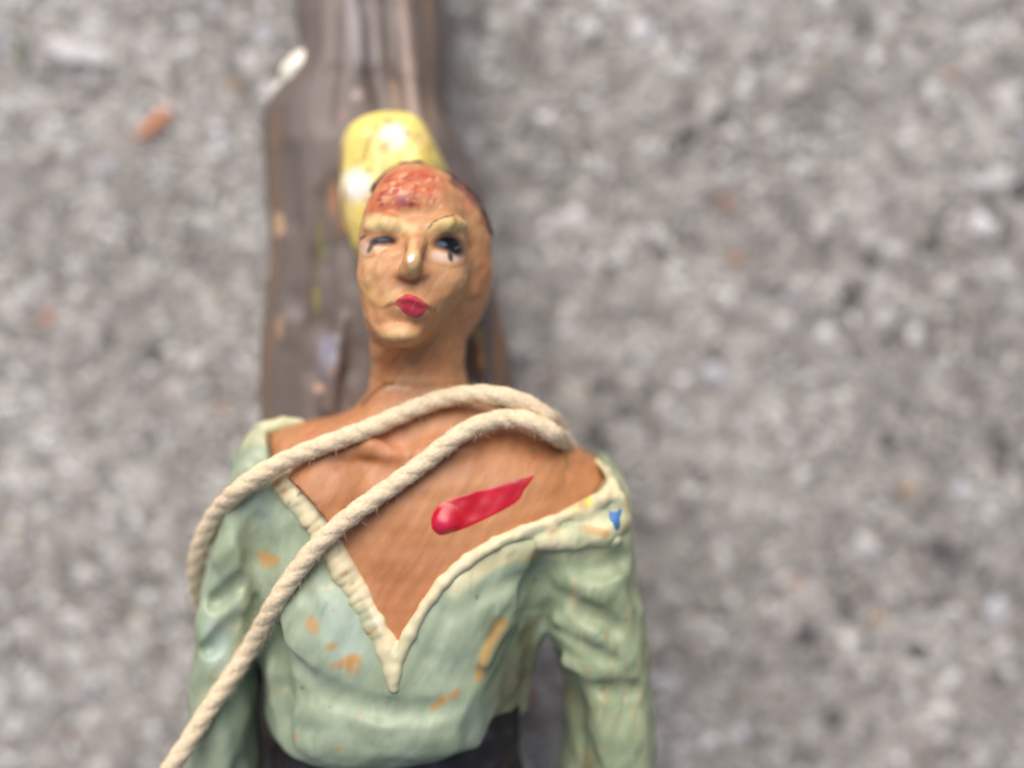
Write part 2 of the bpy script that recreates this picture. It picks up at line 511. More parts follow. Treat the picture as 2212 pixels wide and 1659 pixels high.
p.blob(1008, 440, 12, 10, (216, 130, 110), 0, .6)
cream = (219, 192, 138)
p.blob(836, 486, 48, 19, cream, -8, .85, .7, .5)
p.blob(970, 487, 42, 18, (218, 190, 126), 10, .85, .7, .5)
p.blob(893, 560, 12, 36, (222, 192, 138), 0, .7, .8)
p.blob(862, 722, 34, 14, (218, 184, 130), 8, .6, 1.0)
p.stroke([(905, 738), (955, 700), (1000, 655)], 11, (218, 180, 128), .35, 1.2)
p.blob(888, 558, 6, 9, (250, 246, 235), -20, .9, .5, .1)  # white highlight on the nose tip, put into the colour
p.blob(800, 560, 20, 26, (222, 178, 134), 30, .5, .9)
p.blob(795, 620, 18, 30, (214, 176, 116), 0, .5, .9)
p.blob(970, 600, 40, 22, (222, 172, 128), 20, .5, .9)
p.blob(838, 640, 26, 14, (214, 176, 116), 20, .5, .9)
p.stroke([(928, 490), (938, 478), (955, 470), (978, 465)], 2.4, (70, 56, 48), .8, .9, .8)
p.stroke([(824, 664), (842, 657), (866, 653)], 4, (124, 80, 48), .6, 1.0)
p.stroke([(922, 664), (938, 670)], 5, (130, 86, 54), .6, .9)
p.stroke([(982, 390), (1012, 412), (1036, 440), (1052, 470)], 9, (84, 42, 48), .75, .8, .9)
p.stroke([(1000, 398), (1030, 428)], 5, (176, 96, 62), .7, .8, .8)
p.blob(1050, 480, 12, 10, (172, 92, 52), 0, .7, .9)
p.blob(1046, 600, 12, 70, (205, 128, 76), -4, .5, .9)
p.blob(1012, 560, 8, 70, (160, 118, 78), 0, .35, .9)
p.stroke([(783, 874), (806, 850), (830, 832), (850, 828)], 3.2, (98, 66, 44), .9, .6, .4)
p.stroke([(836, 838), (856, 836), (884, 840)], 4, (222, 196, 170), .7, .8, .7)
p.stroke([(862, 826), (900, 826), (930, 836)], 4, (170, 140, 110), .6, .8, .7)
for i in range(90):
    xx = rng.uniform(780, 1050); yy = rng.uniform(500, 760)
    p.stroke([(xx, yy), (xx + rng.uniform(4, 14), yy - rng.uniform(4, 16))], rng.uniform(1.5, 4), [(216, 172, 122), (168, 112, 74), (222, 184, 142), (182, 122, 82)][i % 4], rng.uniform(.15, .5), 1.0, .8)
for i in range(120):
    xx = rng.uniform(600, 1300); yy = rng.uniform(930, 1340)
    p.stroke([(xx, yy), (xx + rng.uniform(4, 22), yy - rng.uniform(12, 44))], rng.uniform(1.5, 5), [(202, 146, 100), (150, 94, 58), (206, 152, 112), (164, 106, 66)][i % 4], rng.uniform(.08, .32), 1.2, .8)
p.blob(900, 900, 130, 40, (198, 146, 104), 8, .5, 1.0)
# chest
p.blob(845, 955, 34, 40, (206, 142, 108), 0, .6, .9)
p.blob(980, 1110, 200, 60, (188, 130, 80), 12, .5, .9)
p.blob(880, 1230, 70, 110, (172, 110, 68), 0, .6, .9)
p.blob(1225, 1040, 70, 40, (180, 120, 72), 20, .5, .9)
p.blob(672, 936, 18, 4, (190, 62, 54), 25, .5, .9)
p.blob(1160, 985, 12, 6, (190, 96, 70), 40, .4, .9)
p.stroke([(1142, 1008), (1156, 988)], 2.5, (180, 74, 60), .4)
p.stroke([(1222, 985), (1224, 1010)], 4, (120, 116, 52), .7)
p.blob(1150, 975, 8, 5, (128, 110, 66), 0, .5)
p.stroke([(830, 1280), (858, 1350)], 26, (168, 104, 62), .4, .9)
body = fpart('body', body_co, body_q, M_skin, p.c)

# ---- hair: thin dark cap behind the hairline
bl2 = W(760, 640, 34); br2 = W(1090, 335, 34)
Gh = Grid((bl2[0] - 1, bl2[1] - 1, 22), (br2[0] + 1, br2[1] + 1.5, 46), .3)
fh = smin(loft(Gh, head_back, 2.2), loft(Gh, face, 2.9, .9), 1.0) - .35 + wobble(Gh, 31, 2.4) * .10
plane = Gh.Z - (38.4 - .10 * (Gh.X - W(900, 0, 37)[0]) * 1.0) + wobble(Gh, 32, 4.0) * .3
low = W(0, 455, 36)[1] - (Gh.X - W(930, 0, 36)[0]) * .36 - Gh.Y + wobble(Gh, 33, 3.0) * .5
fh = np.maximum(fh, np.maximum(plane, low))
hc, hq = surface_nets(Gh, fh)
fpart('hair', hc, hq, M_hair, parent=body)

# ---- shirt: torso and sleeves, open in a deep V
bl = W(400, 1700, 30); br = W(1425, 880, 30)
G = Grid((bl[0] - 1, bl[1] - 3, 14), (br[0] + 2, br[1] + 1.5, 54), .36)
ft = loft(G, torso_secs, 2.3, 2.0) - .55
larm = [(918, 560, 640, 33, 5.0), (945, 538, 660, 33, 8.0), (1000, 520, 650, 33, 9.5), (1060, 503, 640, 33, 10.2), (1180, 470, 596, 32.5, 10.4), (1320, 441, 584, 32, 10), (1450, 425, 562, 30.6, 9.6), (1600, 416, 556, 29.5, 9.2), (1760, 412, 560, 28, 9)]
rarm = [(990, 1290, 1312, 32, 3.5), (1010, 1262, 1328, 32.5, 6.4), (1032, 1235, 1340, 33, 8.4), (1062, 1212, 1351, 33, 9.9), (1150, 1192, 1361, 33, 10.6), (1250, 1175, 1369, 32.6, 10.4), (1350, 1178, 1392, 32, 10.2), (1420, 1222, 1400, 31.6, 10), (1500, 1256, 1404, 31, 9.8),
        (1600, 1268, 1407, 30.4, 9.8), (1760, 1268, 1412, 29.6, 9.6)]
rarm_in = [(1330, 1200, 1300, 26, 6), (1380, 1196, 1300, 25, 7), (1470, 1222, 1320, 24, 7.4), (1560, 1222, 1330, 23.4, 7.4), (1660, 1208, 1330, 23, 7.4), (1760, 1204, 1330, 22.4, 7.4)]
fa = smin(smin(loft(G, larm, 2.5), loft(G, rarm, 3.2), .5), loft(G, rarm_in, 2.4), .5)
# right flank cut as a flat facet
e0, e1 = np.array(W(1090, 1322, 45)), np.array(W(1030, 1480, 45))
ev = (e1 - e0)[:2]; ev = ev / np.linalg.norm(ev)
nx_, ny_ = -ev[1], ev[0]
if nx_ < 0:
    nx_, ny_ = -nx_, -ny_
sa_, ca_ = math.sin(math.radians(56)), math.cos(math.radians(56))
facet = ((G.X - e0[0]) * nx_ + (G.Y - e0[1]) * ny_) * sa_ + (G.Z - 45.2) * ca_
ft = smax(ft, facet + np.clip((G.Y - W(0, 1290, 44)[1]) * -.0, 0, 1) - np.clip((G.Y - W(0, 1330, 44)[1]) * .9, 0, 12), .5)
fs = smin(ft, fa, 1.3)
fs = add_ell(G, fs, 700, 1360, 43.2, (6, 8, 4.0), 2.5, rot=20)
fs = add_ell(G, fs, 960, 1330, 42.6, (8, 9, 3.8), 2.5, rot=-30)
fs = add_ell(G, fs, 820, 1592, 42.6, (11, 2.2, 2.4), 1.8, rot=3)
fs = add_path(G, fs, [(850, 1470, 45.6, .8), (848, 1560, 45.2, .7)], 1.6)
# folds
for pts in [[(600, 1390, 44, .8), (640, 1462, 46.9, 1.2), (720, 1515, 47.8, 1.5), (830, 1545, 48, 1.3), (930, 1545, 47.6, 1.3), (1010, 1520, 47.0, 1.0)],
            [(965, 1330, 47.5, .4), (925, 1430, 48, .7), (900, 1530, 48, .6)],
            [(1130, 1250, 45, .8), (1050, 1290, 47.6, .9), (980, 1340, 48, .6)],
            [(1105, 1330, 45.2, .5), (1060, 1400, 46.8, .7), (1020, 1480, 46.9, .6)],
            [(640, 1200, 46, .6), (660, 1290, 47.4, .7), (700, 1370, 48.2, .5)],
            [(560, 1130, 43, .8), (556, 1220, 43, 1.3), (572, 1290, 44, 1.5), (578, 1380, 44, 1.9), (586, 1500, 43, 2.0), (592, 1620, 42, 2.0)],
            [(470, 1300, 40.5, .8), (520, 1260, 43.2, .9), (560, 1240, 44, .8)],
            [(452, 1400, 40, .6), (510, 1345, 42.8, .8)],
            [(1160, 1222, 46.2, 1.6), (1200, 1226, 46.0, 2.1), (1270, 1226, 45.0, 2.1), (1340, 1210, 42.4, 1.3)],
            [(1196, 1285, 42.6, 1.3), (1270, 1325, 43.4, 1.1), (1330, 1360, 42.6, .8)],
            [(1190, 1350, 42.0, 1.1), (1250, 1392, 43.0, .9), (1320, 1430, 42.4, .6)],
            [(1250, 1490, 41.6, .5), (1320, 1498, 42.0, .6), (1370, 1490, 40.6, .5)],
            [(1184, 1210, 44, 1.6), (1172, 1270, 43, 2.2), (1170, 1330, 41.5, 2.2)]]:
    fs = add_path(G, fs, [(a, b, c_, d * 1.25) for a, b, c_, d in pts], 1.3, sub=True)
for pts in [[(1215, 1245, 40.5, 1.2), (1300, 1275, 41.6, 1.3), (1372, 1320, 39, 1.0)],
            [(1205, 1340, 40, 1.0), (1290, 1365, 41.2, 1.0), (1385, 1420, 38.5, .9)],
            [(1225, 1430, 39.5, .9), (1310, 1450, 40.5, 1.0)],
            [(455, 1340, 38.5, .8), (520, 1300, 40.6, 1.0)],
            [(1080, 1360, 43.6, .6), (1045, 1430, 45.0, .7)]]:
    fs = add_path(G, fs, pts, 1.3)
for (a, b) in [((482, 1308), (500, 1303)), ((808, 1597), (822, 1600))]:
    fs = add_path(G, fs, [(a[0], a[1], 43.6 if a[0] < 600 else 45, .6), (b[0], b[1], 44 if a[0] < 600 else 45, .6)], .4, sub=True)
fs += wobble(G, 21, 6.5) * .2 + wobble(G, 22, 3.4) * .05
# V opening cut through the front
pv = poly_sd(G.X[:, :, 0], G.Y[:, :, 0], PV).astype(np.float32)[:, :, None]
fs = smax(fs, -np.maximum(pv, 22 - G.Z), .3)
fs = np.maximum(fs, W(0, 1690, 30)[1] - G.Y)
shirt_co, shirt_q = surface_nets(G, fs)
shirt_tree = bvh(shirt_co, shirt_q)

p = Paint(shirt_co, (152, 165, 140))
p.put(np.clip(p.jit * 2.4, 0, 1) * .4, (176, 188, 166))
p.put(np.clip(-p.jit * 2.4 - .2, 0, 1) * .4, (138, 150, 112))
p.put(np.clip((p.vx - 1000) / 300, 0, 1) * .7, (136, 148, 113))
p.blob(470, 1400, 26, 60, (180, 200, 192), 10, .55, .9)
p.blob(560, 1090, 34, 50, (176, 196, 182), 10, .5, .9)
p.blob(740, 1370, 50, 90, (174, 194, 182), 20, .5, .9)
p.blob(560, 930, 50, 34, (206, 202, 164), 30, .7, .8)
och = (190, 140, 78)
for a in [(676, 1350, 13, 20, 20), (716, 1398, 18, 12, 20), (740, 1432, 34, 14, 18), (762, 1440, 16, 22, 0), (586, 1212, 20, 10, 20), (570, 1200, 12, 8, 0), (948, 1520, 26, 9, 40), (982, 1500, 16, 7, 50), (640, 1590, 8, 5, 0), (730, 1618, 8, 5, 0)]:
    p.blob(a[0], a[1], a[2], a[3], och, a[4], .75, 1.0, .9)
p.stroke([(1082, 1345), (1058, 1390), (1040, 1440), (1036, 1465)], 10, (186, 142, 72), .75, 1.0, .8)
p.stroke([(912, 1322), (888, 1365), (868, 1420)], 9, (182, 142, 82), .7, 1.0, .9)
p.stroke([(1110, 1200), (1060, 1218), (1005, 1250)], 8, (190, 140, 70), .8, .7, .9)
for a in [(1205, 1188, 9, 10), (1150, 1202, 20, 7), (1172, 1195, 10, 6)]:
    p.blob(a[0], a[1], a[2], a[3], och, 20, .7, .6, .7)
# cream shoulder beyond the collar on the right
shoulder = [(1290, 1085), (1330, 1060), (1352, 1100), (1350, 1150), (1310, 1178), (1230, 1182)]
p.stroke([(1335, 1060), (1340, 1120), (1320, 1160), (1250, 1168), (1190, 1165)], 34, (204, 202, 162), .85, .8, .5)
p.stroke([(1200, 1160), (1120, 1188), (1040, 1225), (980, 1270)], 20, (206, 202, 164), .8, .8, .6)
p.stroke([(1255, 1140), (1310, 1150)], 9, (182, 136, 74), .8, .6, .7)
p.blob(1312, 1150, 8, 14, (176, 128, 64), 0, .7)
for i in range(70):
    yy = rng.uniform(1240, 1650); xx = rng.uniform(1225, 1395)
    p.stroke([(xx, yy), (xx + rng.uniform(-3, 3), yy + rng.uniform(8, 46))], rng.uniform(1.5, 4), [(190, 156, 106), (196, 188, 150), (186, 136, 80)][i % 3], rng.uniform(.12, .5), 1.2, 1.2)
for i in range(16):
    yy = rng.uniform(1100, 1600); xx = rng.uniform(440, 760)
    p.blob(xx, yy, rng.uniform(5, 14), rng.uniform(3, 7), (196, 190, 150), rng.uniform(20, 60), .5, .8, .5)
p.put(np.clip((p.vx - 1045) / 40, 0, 1) * np.clip((1165 - p.vx) / 20, 0, 1) * (p.vy > 1330) * (.45 + p.jit * .7), (118, 96, 58))  # worn brown flank paint, with the flank's shade put into the colour
for i in range(150):
    yy = rng.uniform(1100, 1620); xx = rng.uniform(430, 1390)
    p.stroke([(xx, yy), (xx + rng.uniform(-6, 18), yy - rng.uniform(8, 40))], rng.uniform(1.5, 5), [(190, 196, 172), (112, 124, 92), (196, 186, 146), (170, 186, 170)][i % 4], rng.uniform(.12, .4), 1.1, 1.0)
for i in range(30):
    p.blob(rng.uniform(430, 1390), rng.uniform(1100, 1620), rng.uniform(2, 7), rng.uniform(2, 5), [(96, 92, 64), (186, 138, 84)][i % 2], rng.uniform(0, 90), rng.uniform(.3, .7), .9, .9)
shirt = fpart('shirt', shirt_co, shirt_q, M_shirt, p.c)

# ---- collar: raised roll round the opening
both = [body_tree, shirt_tree]
def on(vx, vy, lift=0):
    h = front(both, vx, vy)
    return h[0].z + lift
bl = W(540, 1500, 40); br = W(1370, 880, 40)
G = Grid((bl[0] - 1, bl[1] - 1, 22), (br[0] + 1, br[1] + 1, 54), .3)
fc = np.full((len(G.ax[0]), len(G.ax[1]), len(G.ax[2])), 9.0, np.float32)
left = [(578, 1022, 1.3), (618, 1044, 2.0), (652, 1078, 2.2), (684, 1122, 2.0), (714, 1178, 1.8), (744, 1234, 1.7), (776, 1292, 1.6), (808, 1348, 1.5), (836, 1398, 1.5), (849, 1445, 1.3), (852, 1484, .8)]
right = [(1290, 996, .5), (1312, 1018, .6), (1322, 1044, .7), (1300, 1078, .95), (1240, 1108, .9), (1190, 1126, .95), (1130, 1150, 1.0), (1070, 1176, 1.05), (1010, 1210, 1.1), (960, 1258, 1.05), (918, 1312, 1.0), (885, 1368, 1.0), (862, 1420, 1.1), (854, 1470, .8)]
LP = [(a, b, on(a, b) - r * .3, r * 1.04) for a, b, r in left]
RP = [(a, b, (on(a, b) if i > 1 else (35.5, 38.5)[i]) - r * .25, r * .88) for i, (a, b, r) in enumerate(right)]
fc = add_path(G, fc, LP, .5, flat=1.55)
fc = add_path(G, fc, RP, .5)
SP = [(536, 990, 35.0, 1.3), (546, 955, 35.5, 1.5), (574, 930, 36.0, 1.3), (612, 918, 36.0, 1.0), (650, 914, 35.5, .7)]
fc = add_path(G, fc, SP, .6)
# cream cap over the right shoulder
cap = [(1330, 1075, 41.6, 1.3), (1334, 1120, 42.4, 1.7), (1300, 1152, 44.0, 1.8), (1230, 1162, 45.2, 1.5), (1160, 1172, 46.4, 1.2)]
cap = [(a, b, on(a, b) - r * .72, r) for a, b, _, r in cap]
fc = add_path(G, fc, cap, 1.4)
fc = add_ell(G, fc, 1290, 1120, on(1290, 1120) - 1.1, (3.4, 2.6, 1.5), 1.4, rot=-10)
# knife notches across the left roll and nicks on the right one
def notches(path, n, k0, tilt, rr, ln):
    global fc
    P = catmull([(a, b, z, r) for a, b, z, r in path], 3)
    for i in np.linspace(.04, .95, n):
        q = P[int(i * (len(P) - 1))]
        rad_ = q[3]
        t0 = tilt + rng.uniform(-12, 12)
        row = []
        for u in np.linspace(-1.05, rng.uniform(.2, .9), 6):
            d = u * rad_
            zz_ = q[2] + math.sqrt(max(rad_ ** 2 - d ** 2, 0)) / 1.55
            row.append((q[0] + d * 16 * math.cos(math.radians(t0)), q[1] - d * 16 * math.sin(math.radians(t0)), zz_ + .02, rr * (1 - .25 * abs(u))))
        fc = add_path(G, fc, row, .2, sub=True)
notches(LP[:9], 20, 0, 28, .17, 24)

fc += wobble(G, 41, 3.2) * .10 + wobble(G, 42, 1.6) * .04
col_co, col_q = surface_nets(G, fc)
col_tree = bvh(col_co, col_q)
p = Paint(col_co, (218, 203, 166))
p.put(np.clip(p.jit * 2.2, 0, 1) * .4, (232, 222, 196))
p.put(np.clip(-p.jit * 2.5 - .3, 0, 1) * .45, (196, 186, 146))
p.put((p.vx < 660) * (p.vy < 1000) * .8, (192, 192, 154))
p.put((np.clip((p.vx - 1200) / 60, 0, 1) * np.clip((p.vy - 1095 + (p.vx - 1250) * .25) / 30, 0, 1)) * (.55 + .5 * p.jit), (190, 194, 152))
p.blob(1170, 1165, 26, 9, (184, 182, 140), 12, .7, .9, .7)
for a in [(596, 1045, 14, 8), (612, 1062, 10, 6), (1262, 1092, 9, 9), (1190, 1150, 12, 5), (1120, 1172, 10, 4), (1072, 1190, 14, 5), (742, 1240, 8, 4), (760, 1262, 8, 4), (785, 1305, 8, 4)]:
    p.blob(a[0], a[1], a[2], a[3], (192, 148, 88), 30, .8, .6, .6)
p.blob(1272, 1082, 8, 12, (206, 200, 60), 30, .7, .6)
p.blob(1242, 1100, 8, 7, (204, 206, 120), 30, .6, .6)
for a in [(1000, 1222, 12, 16), (700, 1130, 12, 16), (812, 1350, 12, 18), (1150, 1150, 16, 8)]:
    p.blob(a[0], a[1], a[2], a[3], (230, 208, 190), 30, .7, .8)
p.stroke([(1255, 1142), (1310, 1152)], 8, (186, 140, 76), .8, .6, .7)
sh = np.array([(lambda h: h[0].z if h[0] is not None else 0)(shirt_tree.ray_cast(EYE, (Vector(c_) - EYE).normalized())) for c_ in col_co])
rim = np.clip(1.45 - (col_co[:, 2] - sh) / .55 + p.jit * 1.3, 0, 1) * (sh > 30)
p.put(rim * .75, (164, 172, 138))
p.put(np.clip(p.jit * 3 - 1.1, 0, 1) * .5, (196, 158, 106))
fpart('collar', col_co, col_q, M_collar, p.c, parent=shirt)

# ---- trousers under the blousing shirt
bl = W(580, 1800, 30); br = W(1140, 1500, 30)
G = Grid((bl[0] - 2, bl[1] - 1, 16), (br[0] + 2, br[1] + 2, 50), .45)
ftr = loft(G, [(1510, 610, 1120, 32, 9), (1560, 602, 1124, 32, 10.4), (1640, 592, 1124, 31.5, 10.6), (1790, 584, 1130, 30, 10.4)], 2.4)
ftr = add_path(G, ftr, [(700, 1610, 43, .8), (690, 1700, 43, .9), (690, 1790, 43, .9)], 1.0, sub=True)
ftr = add_path(G, ftr, [(930, 1640, 43, .6), (950, 1790, 43, .8)], 1.0, sub=True)
ftr += wobble(G, 51, 4.0) * .2
tc_, tq_ = surface_nets(G, ftr)
fpart('trousers', tc_, tq_, M_trou)

# ---- tree trunk at the figure's back
GZ = -14.0                      # pavement level: the figurine lies propped between its foot and the trunk's top
def tz(vy):
    return -13.0 * (350 - vy) / 670 if vy < 350 else 0.0
bl = W(520, 1900, -5); br = W(1200, -340, -14)
G = Grid((bl[0] - 2, bl[1] - 1, GZ - .5), (br[0] + 2, br[1] + 1, 29), .55)
trunk = [(-320, 660, 955, 12, 10.5), (-60, 650, 957, 12, 11.5), (0, 645, 958, 12, 11.8), (60, 642, 957, 12, 12), (120, 650, 957, 12, 12), (165, 640, 957, 12, 12), (215, 592, 957, 12, 12), (250, 574, 964, 12, 12), (330, 570, 1008, 12, 12), (420, 576, 1046, 12, 12), (560, 583, 1064, 12, 12),
         (700, 575, 1085, 12, 12), (830, 570, 1099, 12, 12), (910, 569, 1106, 12, 12), (1100, 574, 1110, 12, 12), (1400, 572, 1100, 12, 12), (1600, 566, 1094, 12, 12), (1720, 572, 1100, 10, 14), (1800, 610, 1110, 5, 19), (1890, 600, 1120, 3, 19)]
trunk = [(a, b, c_, d + tz(a), e) for a, b, c_, d, e in trunk]
f = loft(G, trunk, 2.5, 3.0)
for pts in [[(800, -300, 24.6, 1.8), (802, 0, 24.6, 1.9), (812, 150, 24.6, 1.9), (838, 260, 24.8, 1.4), (862, 340, 25.4, .6)],
            [(930, -300, 24, 1.0), (932, 0, 24, 1.1), (935, 150, 24, 1.2), (938, 300, 24.2, 1.0), (985, 420, 24.5, .9)],
            [(690, 430, 24.6, .9), (688, 560, 24.4, 1.2), (684, 700, 24.4, 1.3), (672, 800, 24.4, 1.1), (690, 900, 24.6, 1.0)],
            [(612, 330, 23.5, 1.0), (622, 480, 24, 1.2), (618, 640, 24, 1.2), (612, 760, 23.8, 1.3), (600, 900, 23.6, 1.3)],
            [(725, 400, 25, 1.0), (748, 520, 25, 1.4), (770, 600, 25, 1.0)],
            [(760, 760, 25, .6), (742, 800, 25, .9), (732, 860, 25, .8), (756, 910, 25, .8)],
            [(1058, 640, 23.8, 1.0), (1048, 740, 24.4, 1.1), (1052, 830, 24.4, 1.1), (1060, 1000, 24.4, 1.0)],
            [(1016, 690, 25, 1.0), (1018, 800, 25, 1.3)],
            [(720, 0, 25.5, .6), (718, 150, 25.3, .7), (700, 260, 25.3, .5)],
            [(870, 0, 25.2, .5), (876, 100, 25, .7)]]:
    f = add_path(G, f, [(a, b, c_ + tz(b), d) for a, b, c_, d in pts], 1.3 if pts[0][1] == -300 else 2.4, sub=True)
for pts in [[(870, -300, 23, 1.2), (872, 0, 23.4, 1.3), (880, 160, 23.5, 1.4), (905, 320, 23, .9)], [(1034, 740, 22.6, .8), (1040, 790, 22.6, .8), (1036, 850, 22.6, .7)], [(740, 690, 23.5, 1.0), (722, 790, 23.4, 1.3), (712, 880, 23.2, 1.2)]]:
    f = add_path(G, f, [(a, b, c_ + tz(b), d) for a, b, c_, d in pts], 1.4)
f = add_ell(G, f, 778, 640, 25.0, (.8, .9, 1.0), .5, sub=True)
f += wobble(G, 61, 9, aniso=(1, 2.4, 1)) * .5 + wobble(G, 62, 4.0, aniso=(1, 3, 1)) * .10
f = np.maximum(f, GZ - .3 - G.Z)
tr_co, tr_q = surface_nets(G, f)
p = Paint(tr_co, (104, 93, 88))
p.put(np.clip(p.jit * 2, 0, 1) * .35, (120, 108, 104))
p.put(np.clip(-p.jit * 2 - .2, 0, 1) * .3, (98, 84, 70))
p.stroke([(765, 0), (775, 60), (790, 120)], 26, (168, 160, 165), .45, .9)
p.stroke([(880, 0), (886, 120), (890, 220), (905, 300)], 18, (178, 152, 138), .5, .9)
p.stroke([(925, 0), (928, 160), (932, 330)], 6, (168, 134, 102), .45, 1.0, .8)
p.stroke([(848, 180), (862, 300), (872, 350)], 6, (176, 134, 100), .5, .9, .6)
p.stroke([(598, 250), (592, 330), (594, 480), (584, 640), (580, 760), (576, 880)], 9, (140, 108, 78), .45, 1.2, 1.2)
p.stroke([(602, 470), (604, 500)], 10, (205, 168, 132), .7, .9, .5)
p.stroke([(590, 1000), (588, 900)], 10, (140, 104, 60), .6, .9, .6)
for a in [(690, 520, 5, 40, (128, 124, 40)), (684, 648, 6, 26, (150, 144, 42)), (704, 545, 10, 14, (128, 130, 110)), (888, 560, 9, 10, (190, 140, 120)), (708, 770, 18, 44, (150, 148, 166)), (726, 730, 8, 10, (160, 152, 168)),
          (690, 838, 11, 10, (206, 170, 148)), (715, 800, 16, 8, (156, 130, 116)), (635, 680, 26, 18, (140, 132, 128)), (604, 700, 8, 26, (180, 150, 118)), (720, 430, 9, 40, (170, 120, 88)), (740, 480, 8, 26, (176, 122, 84)), (1036, 770, 9, 40, (170, 124, 62)), (1032, 720, 9, 12, (150, 136, 70)), (1080, 760, 14, 90, (138, 102, 74)), (770, 205, 12, 14, (176, 160, 158)), (740, 250, 9, 12, (150, 104, 96)), (875, 660, 9, 14, (170, 128, 108))]:
    p.blob(a[0], a[1], a[2], a[3], a[4], 0, .75, .9, .4)
trunk_o = fpart('tree_trunk', tr_co, tr_q, M_bark, p.c)
trunk_o['label'] = 'grey brown painted bark trunk behind the figure'

# yellow knob and white twig stump on the trunk
bl = W(690, 590, 30); br = W(1000, 225, 30)
G = Grid((bl[0] - 2, bl[1] - 1, 15), (br[0] + 1, br[1] + 1, 44), .4)
f = loft(G, [(250, 825, 880, 24, 3.4), (262, 786, 910, 24, 6), (285, 752, 928, 24, 8), (320, 742, 946, 24, 9.2), (370, 736, 964, 24, 9.8), (430, 736, 970, 24, 9.8), (500, 748, 960, 24, 8.8), (545, 768, 930, 24, 7), (572, 790, 890, 24, 4)], 2.7, 1.6)
f = add_path(G, f, [(800, 300, 34.6, .5), (790, 350, 34.6, .6), (810, 390, 35, .6)], 1.0, sub=True)
f = add_path(G, f, [(905, 290, 33.4, .5), (925, 340, 33.4, .6)], 1.0, sub=True)
f += wobble(G, 71, 6) * .22 + wobble(G, 72, 2.5) * .03
yc, yq = surface_nets(G, f)
p = Paint(yc, (246, 222, 124))
p.put(np.clip(p.jit * 2, 0, 1) * .5, (246, 230, 160))
for a in [(852, 296, 28, 30, (252, 246, 226)), (768, 402, 32, 36, (253, 248, 240)), (760, 470, 14, 24, (240, 214, 130))]:
    p.blob(a[0], a[1], a[2], a[3], a[4], 0, .9, .9, .3)
p.stroke([(815, 270), (795, 310), (785, 345)], 5, (176, 150, 84), .7, .9, .5)
for a in [(797, 368, 10, 7, (140, 122, 70)), (838, 262, 16, 7, (196, 140, 92)), (905, 300, 12, 16, (190, 164, 116)), (880, 288, 8, 6, (160, 140, 78)), (930, 320, 7, 12, (186, 170, 80)), (738, 345, 6, 30, (180, 138, 96)), (744, 420, 5, 30, (206, 160, 120)), (925, 345, 10, 9, (214, 186, 92))]:
    p.blob(a[0], a[1], a[2], a[3], a[4], 0, .7, .9, .4)
for i in range(26):
    p.blob(rng.uniform(735, 955), rng.uniform(258, 480), rng.uniform(3, 12), rng.uniform(3, 10), [(168, 148, 84), (214, 186, 92), (150, 132, 84), (232, 208, 140)][i % 4], rng.uniform(0, 90), rng.uniform(.3, .7), 1.0, .8)
p.put(np.clip(p.jit * 2.6 - .5, 0, 1) * .45, (206, 180, 96))
fpart('branch_stub', yc, yq, M_stub, p.c, parent=trunk_o, label='yellow painted rounded stub behind the head')
bl = W(560, 260, 16); br = W(700, 90, 16)
G = Grid((bl[0] - 1, bl[1] - 1, 3), (br[0] + 1, br[1] + 1, 26), .35)
f = np.full((len(G.ax[0]), len(G.ax[1]), len(G.ax[2])), 9.0, np.float32)
f = add_path(G, f, [(604, 222, 12, .7), (616, 196, 13.5, 1.5), (638, 160, 15.2, 2.2), (655, 134, 15.2, 1.9)], .8)
f = add_path(G, f, [(675, 165, 10, 1.6), (640, 168, 13, 1.8)], 1.0)
f += wobble(G, 81, 3) * .2
wc, wq = surface_nets(G, f)
p = Paint(wc, (250, 243, 226))
p.put((wc[:, 2] < 13) * .7, (170, 130, 96))
fpart('branch_stub', wc, wq, M_stub, p.c, parent=trunk_o, label='broken twig stub with a white tip on the trunk edge')

